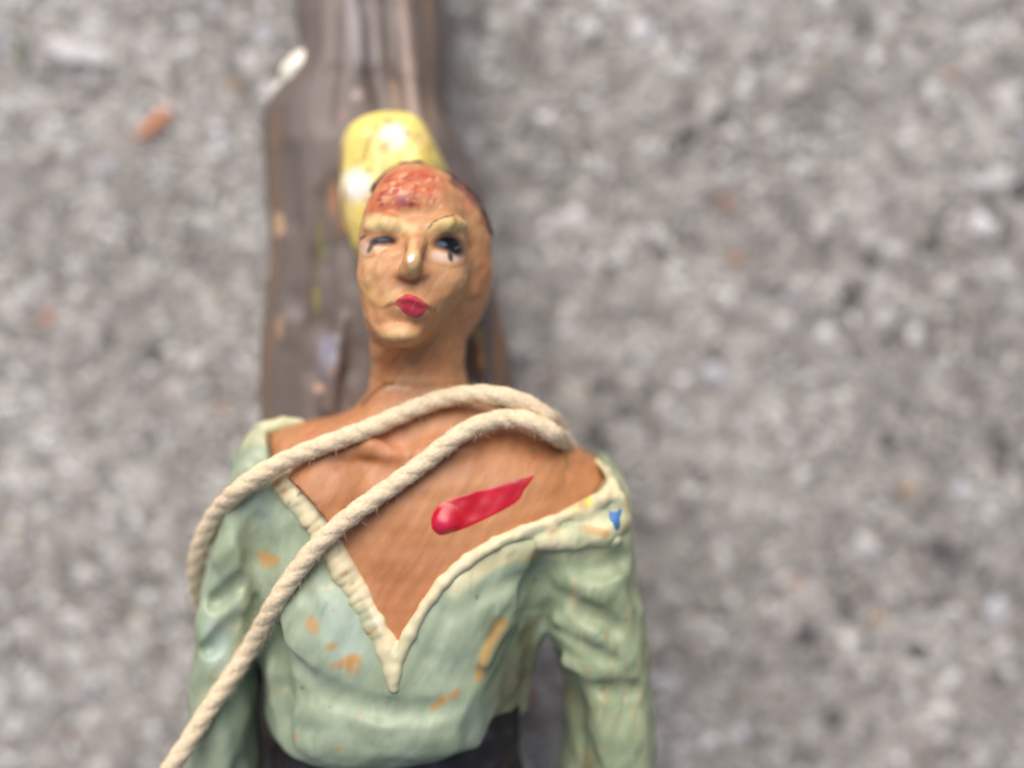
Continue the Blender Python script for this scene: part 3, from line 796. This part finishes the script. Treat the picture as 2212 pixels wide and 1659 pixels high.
# ---- paint films with a body of their own: eyes, lips, wound, blue fleck
def film(name, poly, trees, m, colour_fn, parent, thick=.25, edge=8, step=2.0, swell=None, **kw):
    P = catmull(list(poly) + [poly[0]], 3)[:-1]
    Pn = P[:, :2]
    x0, y0 = Pn.min(0) - step; x1, y1 = Pn.max(0) + step
    xs = np.arange(x0, x1 + step, step); ys = np.arange(y0, y1 + step, step)
    XX, YY = np.meshgrid(xs, ys, indexing='ij')
    d = -poly_sd(XX, YY, Pn)
    idx = np.full(XX.shape, -1); co = []; vv = []
    for i in range(len(xs)):
        for j in range(len(ys)):
            if d[i, j] < -step * 1.2:
                continue
            h = front(trees, xs[i], ys[j])
            if h is None:
                continue
            t = np.clip((d[i, j] + step) / edge, 0, 1)
            lift = -.12 + (thick + .12) * math.sqrt(t * (2 - t))
            if swell:
                q_ = 1 - ((xs[i] - swell[0]) ** 2 + (ys[j] - swell[1]) ** 2) / swell[2] ** 2
                lift += swell[3] * max(0, q_) ** 1.5 * min(1, max(0, d[i, j]) / 10)
            idx[i, j] = len(co)
            nrm = h[1] if h[1].z > 0 else -h[1]
            co.append(h[0] + (nrm + Vector((0, 0, 1))).normalized() * lift); vv.append((xs[i], ys[j]))
    q = []
    for i in range(len(xs) - 1):
        for j in range(len(ys) - 1):
            c = (idx[i, j], idx[i, j + 1], idx[i + 1, j + 1], idx[i + 1, j])
            if min(c) >= 0:
                q.append(c)
    co = np.array([tuple(a) for a in co])
    vv = np.array(vv)
    # relax so the film lies as one skin over the carving marks
    nb = [[] for _ in co]
    for c in q:
        for a in range(4):
            nb[c[a]].append(c[(a + 1) % 4]); nb[c[a]].append(c[(a + 3) % 4])
    for _ in range(2):
        co = np.array([co[i] * .5 + co[nb[i]].mean(0) * .5 if nb[i] else co[i] for i in range(len(co))])
    cols = colour_fn(vv[:, 0], vv[:, 1])
    return fpart(name, co, np.array(q), m, cols, parent=parent, **kw)

def tone(base, marks):
    def fn(x, y):
        c = np.tile(lin(base), (len(x), 1))
        for (mx, my, rx, ry, rot, col, a) in marks:
            ca, sa = math.cos(math.radians(rot)), math.sin(math.radians(rot))
            u = (x - mx) * ca - (y - my) * sa
            v = (x - mx) * sa + (y - my) * ca
            m = np.clip((1.35 - np.sqrt((u / rx) ** 2 + (v / ry) ** 2)) / .8, 0, 1)[:, None] * a
            c = c * (1 - m) + lin(col) * m
        return c
    return fn

SKIN = (204, 150, 106)
film('eye', [(916, 552), (926, 524), (942, 504), (972, 498), (1002, 508), (1014, 536), (1010, 562), (990, 580), (956, 577), (930, 568)], [body_tree], M_eye,
     tone(SKIN, [(965, 557, 34, 12, -2, (218, 192, 174), .85), (945, 548, 14, 10, 0, (222, 190, 168), .7), (970, 525, 36, 19, -8, (20, 19, 24), 1), (984, 539, 21, 13, -25, (24, 24, 30), .97), (973, 555, 6, 12, 14, (44, 42, 42), .9), (954, 527, 11, 6, -10, (104, 118, 136), .95), (988, 535, 8, 3, 25, (112, 106, 100), .6)]), body, .06, 14)  # blue-grey mark on the dark of the eye is a painted highlight
film('eye', [(768, 540), (774, 514), (792, 500), (826, 497), (858, 504), (864, 520), (844, 534), (824, 544), (810, 556), (784, 560)], [body_tree], M_eye,
     tone(SKIN, [(790, 536, 13, 16, 10, (210, 184, 166), .7), (818, 530, 12, 6, 30, (206, 168, 142), .7), (828, 518, 30, 9, 6, (64, 66, 74), .95), (808, 524, 12, 7, 35, (56, 54, 58), .85), (799, 538, 5, 10, -28, (48, 44, 46), .8), (848, 521, 7, 6, 0, (64, 60, 64), .8), (783, 513, 10, 4, 35, (50, 46, 50), .85), (828, 518, 12, 4, 4, (122, 128, 138), .7)]), body, .05, 12)
film('lips', [(846, 656), (862, 641), (880, 633), (898, 638), (916, 648), (930, 662), (922, 672), (916, 682), (902, 689), (886, 686), (870, 676), (860, 664)], [body_tree], M_lips,
     tone((192, 106, 88), [(889, 661, 31, 22, -16, (164, 32, 56), 1), (890, 656, 34, 7, -12, (138, 14, 38), .95), (884, 640, 20, 7, -20, (192, 38, 66), .9), (900, 676, 14, 8, 0, (186, 54, 84), .5), (886, 688, 12, 4, 0, (196, 60, 62), .7)]), body, .04, 9)
film('wound', [(932, 1142), (932, 1118), (944, 1096), (966, 1080), (1010, 1066), (1060, 1052), (1110, 1038), (1140, 1030), (1156, 1026), (1148, 1040), (1134, 1058), (1120, 1082), (1085, 1104), (1045, 1124), (1005, 1142), (978, 1150), (950, 1156)], [body_tree], M_gloss,
     tone((182, 20, 40), [(1110, 1055, 40, 24, 20, (166, 22, 40), .7), (1080, 1060, 30, 10, 15, (196, 36, 56), .5), (956, 1130, 22, 22, 40, (200, 40, 80), .6)]), body, .05, 8, swell=(960, 1128, 42, .75), label='glossy red teardrop of painted blood on the chest')
film('paint_fleck', [(1316, 1103), (1330, 1106), (1340, 1098), (1343, 1106), (1338, 1122), (1340, 1134), (1334, 1146), (1328, 1142), (1324, 1130), (1317, 1122)], [col_tree, shirt_tree], M_collar,
     tone((62, 112, 168), [(1334, 1136, 8, 6, 0, (70, 104, 140), .5)]), shirt, .08, 5, label='blue fleck of paint on the right shoulder')

# ------------------------------------------------------------------ the cord
R = 1.34
trees = [body_tree, shirt_tree, col_tree]
B = [(330, 1740), (368, 1660), (402, 1610), (440, 1548), (482, 1486), (520, 1430), (560, 1365), (596, 1300), (636, 1240), (684, 1180), (740, 1128), (800, 1082), (860, 1040), (920, 995), (970, 955), (1010, 928), (1050, 912), (1095, 903), (1140, 908), (1176, 924), (1198, 938)]
A = [(1185, 905), (1152, 880), (1110, 862), (1060, 852), (1010, 852), (960, 860), (910, 876), (850, 902), (790, 928), (730, 950), (670, 972), (610, 998), (556, 1028), (508, 1064)]
def lay(path, ends):
    Q = catmull([(a, b, 0) for a, b in path], 6)[:, :2]
    z = np.full(len(Q), -1.0)
    for i, (a, b) in enumerate(Q):
        m = -1
        for ox, oy in ((0, 0), (10, 10), (-10, -10), (10, -8), (-10, 8)):
            h = front(trees, a + ox, b + oy)
            if h is not None:
                m = max(m, h[0].z)
        z[i] = m
    for s, e, val in ends:                      # free ends hang clear of the figure
        i0, i1 = int(s * (len(Q) - 1)), int(e * (len(Q) - 1))
        z[i0:i1 + 1] = np.interp(np.arange(i0, i1 + 1), np.linspace(i0, i1, len(val)), val)
    n = 9
    env = np.array([z[max(0, i - n):i + n + 1].max() for i in range(len(z))])
    env = np.minimum(env, z + 2.2)
    ker = np.hanning(2 * n + 3); ker /= ker.sum()
    env = np.convolve(np.pad(env, n + 1, mode='edge'), ker, 'valid')
    return [(a, b, zz_ + R * .78) for (a, b), zz_ in zip(Q, env)]
pb = lay(B, [(0, .13, [40.5, 40.5]), (.93, 1.0, [43.0, 40.6])])
pa = lay(A, [(0, .22, [37.5, 39.6, 41.0, 41.8]), (.88, 1.0, [44.2, 42.5])])
turn = [(1216, 954, 37.6), (1230, 972, 33.0), (1228, 978, 28.0), (1212, 960, 26.5), (1206, 932, 29.5), (1197, 912, 35.0)]
tail = [(468, 1108, 41.0), (440, 1160, 38.2), (426, 1210, 35.4), (424, 1256, 32.4), (434, 1296, 28.6), (454, 1330, 24), (490, 1360, 19), (540, 1380, 17.5)]
pts = [W(*q) for q in pb[::2]] + [W(*q) for q in turn] + [W(*q) for q in pa[::2]] + [W(*q) for q in tail]
pts = np.array(pts)
# resample evenly
cp = catmull(pts, .25)
for _ in range(6):
    cp[1:-1] = cp[1:-1] * .5 + (cp[:-2] + cp[2:]) * .25
s = np.concatenate([[0], np.cumsum(np.linalg.norm(np.diff(cp, axis=0), axis=1))])
ss = np.arange(0, s[-1], .28)
cp = np.stack([np.interp(ss, s, cp[:, i]) for i in range(3)], 1)
T = np.gradient(cp, axis=0); T /= np.linalg.norm(T, axis=1)[:, None]
Nn = np.zeros_like(T)
n0 = np.cross(T[0], (0, 0, 1)); n0 /= np.linalg.norm(n0)
for i in range(len(T)):
    n0 = n0 - T[i] * (n0 @ T[i]); n0 /= np.linalg.norm(n0)
    Nn[i] = n0
Bn = np.cross(T, Nn)
NS = 30
th = np.linspace(0, 2 * math.pi, NS, endpoint=False)
PITCH = 9.5
rr = np.random.default_rng(5)
soft = np.convolve(rr.normal(size=len(ss) + 60), np.hanning(61) / 30, 'valid')[:len(ss)]
ph = 2 * math.pi * ss / PITCH + soft * .5
ang = th[None, :]
lob = np.abs(np.cos(1.5 * (ang - ph[:, None])))           # three plies
rad = R * (.86 + .14 * lob ** .8) * (1 + .035 * soft[:, None])
fib = np.sin(24 * (ang - ph[:, None] * .7) + 3 * np.sin(ss[:, None] * .9)) * .012 + rr.normal(size=(len(ss), NS)) * .010
rad = rad * (1 + fib)
co = cp[:, None, :] + rad[..., None] * (np.cos(ang)[..., None] * Nn[:, None, :] + np.sin(ang)[..., None] * Bn[:, None, :])
co = co.reshape(-1, 3)
i0 = np.arange(len(ss) - 1)[:, None] * NS
j0 = np.arange(NS)[None, :]
j1 = (j0 + 1) % NS
q = np.stack([(i0 + j0), (i0 + j1), (i0 + NS + j1), (i0 + NS + j0)], -1).reshape(-1, 4)
# end caps
ca = len(co); co = np.vstack([co, cp[0], cp[-1]])
capq = [(ca, (j + 1) % NS, j, ca) for j in range(0)]
cord_org = cp[len(cp) // 2]
cord_me = mesh_np('cord', co, q, M_cord, origin=cord_org)
cord = obj('cord', cord_me, None, loc=cord_org, label='twisted cream cotton cord looped twice across the figurine chest and shoulder', category='cord')
# loose fibres
fv, fq = [], []
M_F = 4200
for _ in range(M_F):
    i = rr.integers(2, len(ss) - 2); a = rr.uniform(0, 2 * math.pi)
    out = math.cos(a) * Nn[i] + math.sin(a) * Bn[i]
    b0 = cp[i] + out * R * .86
    d = out * rr.uniform(.25, 1.0) + T[i] * rr.uniform(-1, 1) + rr.normal(size=3) * .25
    d /= np.linalg.norm(d)
    L = rr.uniform(.3, 1.0) if rr.random() < .85 else rr.uniform(.8, 1.3)
    bend = rr.normal(size=3) * L * .2
    u = np.cross(d, (0.3, .5, .8)); u /= np.linalg.norm(u)
    v2 = np.cross(d, u)
    base = len(fv)
    for t in (0, .5, 1):
        c0 = b0 + d * L * t + bend * t * t
        w0 = .02 * (1 - .6 * t)
        for k in range(3):
            g = k * 2.094
            fv.append(c0 + w0 * (math.cos(g) * u + math.sin(g) * v2))
    for t in (0, 1):
        for k in range(3):
            fq.append((base + t * 3 + k, base + t * 3 + (k + 1) % 3, base + t * 3 + 3 + (k + 1) % 3, base + t * 3 + 3 + k))
fz = obj('loose_fibres', mesh_np('loose_fibres', np.array(fv), np.array(fq), M_fuzz, origin=cord_org), cord)
fz['kind'] = 'stuff'

# ------------------------------------------------------------------ pavement
def ground_material():
    m = bpy.data.materials.new('worn_concrete'); m.use_nodes = True
    t = m.node_tree; N = t.nodes; L = t.links
    b = N['Principled BSDF']
    tc = N.new('ShaderNodeTexCoord')
    def noise(sc, det=6, rough=.6):
        n = N.new('ShaderNodeTexNoise'); n.inputs['Scale'].default_value = sc; n.inputs['Detail'].default_value = det; n.inputs['Roughness'].default_value = rough
        L.new(tc.outputs['Object'], n.inputs['Vector']); return n
    n1 = noise(240, 8, .7)
    cr = N.new('ShaderNodeValToRGB')
    e = cr.color_ramp.elements
    e[0].position = .3; e[0].color = (*lin((104, 100, 97)), 1)
    e[1].position = .7; e[1].color = (*lin((196, 191, 187)), 1)
    k = cr.color_ramp.elements.new(.5); k.color = (*lin((150, 146, 142)), 1)
    L.new(n1.outputs['Fac'], cr.inputs['Fac'])
    n2 = noise(30, 4)
    mr = N.new('ShaderNodeMapRange'); mr.inputs['From Min'].default_value = .3; mr.inputs['From Max'].default_value = .7
    mr.inputs['To Min'].default_value = .82; mr.inputs['To Max'].default_value = 1.14
    L.new(n2.outputs['Fac'], mr.inputs['Value'])
    vm = N.new('ShaderNodeVectorMath'); vm.operation = 'SCALE'
    L.new(cr.outputs[0], vm.inputs[0]); L.new(mr.outputs[0], vm.inputs['Scale'])
    L.new(vm.outputs[0], b.inputs['Base Color'])
    b.inputs['Roughness'].default_value = .92
    b.inputs['Specular IOR Level'].default_value = .2
    n3 = noise(500, 6)
    bm = N.new('ShaderNodeBump'); bm.inputs['Strength'].default_value = .7; bm.inputs['Distance'].default_value = .001
    L.new(n3.outputs['Fac'], bm.inputs['Height']); L.new(bm.outputs[0], b.inputs['Normal'])
    return m
M_ground = ground_material()
# one sheet, finely meshed and uneven near the figure, plain further out
near = np.concatenate([[-6000, -1500, -500, -250], np.arange(-160, 160.1, 1.6), [250, 500, 1500, 6000]])
nearY = np.concatenate([[-6000, -1500, -500, -250], np.arange(-130, 130.1, 1.6), [250, 500, 1500, 6000]])
gx, gy = np.meshgrid(near, nearY, indexing='ij')
r = np.random.default_rng(9)
gz = np.zeros_like(gx)
for wl, amp, n in ((40, .25, 5), (12, .18, 8), (5, .16, 10)):
    for i in range(n):
        a = r.uniform(0, 6.3); kx, ky = math.cos(a) * 6.28 / wl * r.uniform(.7, 1.4), math.sin(a) * 6.28 / wl * r.uniform(.7, 1.4)
        gz += np.sin(gx * kx + gy * ky + r.uniform(0, 6.3)) * amp / math.sqrt(n)
gz *= (np.abs(gx) < 170) & (np.abs(gy) < 140)
gz += GZ - .75
nxg, nyg = gx.shape
ids = np.arange(nxg * nyg).reshape(nxg, nyg)
q = np.stack([ids[:-1, :-1], ids[1:, :-1], ids[1:, 1:], ids[:-1, 1:]], -1).reshape(-1, 4)
ground = obj('concrete_pavement', mesh_np('concrete_pavement', np.stack([gx, gy, gz], -1).reshape(-1, 3), q, M_ground), kind='structure')
def gheight(x, y):
    i = int(np.clip(np.searchsorted(near, x) - 1, 0, nxg - 1)); j = int(np.clip(np.searchsorted(nearY, y) - 1, 0, nyg - 1))
    return gz[i, j]

# aggregate showing through the worn cement
TONES = [((204, 202, 199), 8), ((192, 189, 186), 9), ((178, 174, 170), 8), ((188, 182, 175), 6), ((158, 151, 146), 6), ((124, 119, 116), 6), ((90, 87, 86), 4.6), ((222, 220, 221), 1.6), ((184, 185, 191), 1.5), ((170, 144, 114), .3), ((172, 128, 110), .3), ((140, 129, 123), 3)]
mats = [mat('aggregate_stone', c, rough=.85, var=.14, scale=420, bump=.4, spec=.25) for c, _ in TONES]
wts = np.array([b for _, b in TONES], float); wts /= wts.sum()
def stone(rnd, seg, rings):
    """flat irregular grain, unit size, half of it below z = 0"""
    v = []
    lump = 1 + rnd.normal(size=seg) * .26
    el = rnd.uniform(.45, .95)
    for k in range(rings):
        t = k / rings
        for s_ in range(seg):
            a = 6.2832 * s_ / seg
            q_ = math.cos(t * 1.45) * lump[s_]
            v.append((math.cos(a) * q_, math.sin(a) * q_ * el, math.sin(t * 1.57) * .38 + rnd.normal() * .02 - .1))
    v.append((0, 0, .30))
    fc_ = []
    for k in range(rings - 1):
        for s_ in range(seg):
            a, b = k * seg + s_, k * seg + (s_ + 1) % seg
            fc_ += [(a, b, b + seg), (a, b + seg, a + seg)]
    for s_ in range(seg):
        fc_.append(((rings - 1) * seg + s_, (rings - 1) * seg + (s_ + 1) % seg, len(v) - 1))
    return np.array(v), np.array(fc_)
protos = {}
for mi in range(len(TONES)):
    for k in range(3):
        v, fc_ = stone(np.random.default_rng(100 + mi * 3 + k), 9, 3)
        protos[mi, k] = mesh_np('aggregate_stone', v, fc_, mats[mi])
NST = 19000
sx = r.uniform(-150, 150, NST); sy = r.uniform(-120, 120, NST)
size = np.clip(np.exp(r.normal(-.1, .44, NST)), .45, 3.2)
lum = np.array([sum(c) for c, _ in TONES], float)
patch_shade = np.zeros(NST)
for i in range(9):                      # random dirtier and cleaner areas of the slab
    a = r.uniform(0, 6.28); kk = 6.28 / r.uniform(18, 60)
    patch_shade += np.sin(sx * math.cos(a) * kk + sy * math.sin(a) * kk + r.uniform(0, 6.28))
patch_shade = patch_shade / 3 + (-sx * .75 + sy * .66) / 52  # stones darken towards lower right: shade put into their tones
pw = wts[None, :] * np.exp(np.clip(patch_shade, -2, 2)[:, None] * (lum - lum.mean())[None, :] / 260)
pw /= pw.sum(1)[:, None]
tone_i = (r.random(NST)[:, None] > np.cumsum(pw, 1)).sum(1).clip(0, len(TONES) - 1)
inview = (np.abs(sx) < 95) & (np.abs(sy) < 71)
order = np.argsort(-np.where(inview, size, 0))
big = set(order[:300].tolist())
gv, gf, gm = [], [], []
base = 0
small = {k: stone(np.random.default_rng(300 + k), 7, 2) for k in range(12)}
for i in range(NST):
    z0 = gheight(sx[i], sy[i])
    a = r.uniform(0, 6.28)
    if i in big:
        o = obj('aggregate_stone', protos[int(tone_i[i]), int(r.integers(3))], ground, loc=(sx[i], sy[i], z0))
        o.scale = (size[i] * 1.0, size[i] * 1.0, min(size[i], 1.4) * .9)
        o.rotation_euler = (r.normal() * .1, r.normal() * .1, a)
    else:
        v, fc_ = small[int(r.integers(12))]
        ca, sa = math.cos(a), math.sin(a)
        v2 = np.stack([(v[:, 0] * ca - v[:, 1] * sa) * size[i] + sx[i], (v[:, 0] * sa + v[:, 1] * ca) * size[i] + sy[i], v[:, 2] * min(size[i], 1.2) + z0], 1)
        gv.append(v2); gf.append(fc_ + base); base += len(v2)
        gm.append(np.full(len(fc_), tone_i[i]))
me = mesh_np('aggregate_grit', np.concatenate(gv), np.concatenate(gf))
for m_ in mats:
    me.materials.append(m_)
me.polygons.foreach_set('material_index', np.concatenate(gm).astype(np.int32))
gr = obj('aggregate_grit', me, ground)
gr['kind'] = 'stuff'

# ------------------------------------------------------------------ small litter on the pavement
def sliver(name, path, wid, th, m, label, cat, z=.9, ragged=.5, seed=1):
    """curved chip: a bent strip with a rounded, uneven outline and real thickness"""
    rd = np.random.default_rng(seed)
    P = catmull([W(a, b, z + GZ) for a, b in path], .35)
    n = len(P)
    t = np.linspace(0, 1, n)
    wdt = wid * np.clip(np.sin(np.pi * (t * .92 + .04)), 0, 1) ** .75 * (1 + ragged * np.convolve(rd.normal(size=n + 6), np.ones(7) / 7, 'valid'))
    D = np.gradient(P, axis=0); D /= np.linalg.norm(D, axis=1)[:, None]
    S = np.cross((0, 0, 1), D)
    ring = [(-1, 0), (-.7, .7), (0, 1.0), (.7, .7), (1, 0), (.7, -.6), (0, -.8), (-.7, -.6)]
    v = np.concatenate([[P[i] + S[i] * wdt[i] * a + np.array((0, 0, 1)) * (th * b * (wdt[i] / wid) + min(.5, th * .9) * math.sin(3.14 * t[i])) for a, b in ring] for i in range(n)])
    k = len(ring)
    q_ = [(i * k + j, i * k + (j + 1) % k, (i + 1) * k + (j + 1) % k, (i + 1) * k + j) for i in range(n - 1) for j in range(k)]
    org = P[n // 2]
    return obj(name, mesh_np(name, v, np.array(q_), m, origin=org), None, loc=org, label=label, category=cat)
M_chip = mat('orange_bark', (198, 128, 90), rough=.8, var=.2, scale=700, tint=(222, 168, 134, .8))
M_blade = mat('green_blade', (92, 112, 58), rough=.6, var=.2, scale=300)
M_red = mat('red_chip', (170, 58, 36), rough=.7, var=.2, scale=400)
M_lime = mat('pale_lime', (210, 207, 206), rough=.9, var=.08, scale=400)
sliver('bark_chip', [(288, 300), (315, 284), (342, 262), (366, 232)], 1.25, .5, M_chip, 'curled orange bark chip on the pavement left of the trunk', 'bark chip', 1.2, seed=3)
sliver('leaf_blade', [(46, 75), (44, 105), (42, 140)], .7, .3, M_blade, 'short green leaf blade on the pavement in the top left corner', 'leaf', 1.0, seed=4)
sliver('wood_chip', [(1124, 1478), (1138, 1500), (1150, 1516)], 1.3, .5, M_red, 'small red chip on the pavement between torso and sleeve', 'chip', 1.2, seed=5)
sliver('mortar_crumb', [(96, 84), (150, 112), (205, 122), (240, 132)], 2.1, .2, M_lime, 'long pale bent mortar crumb near the green blade', 'mortar crumb', .2, seed=6)
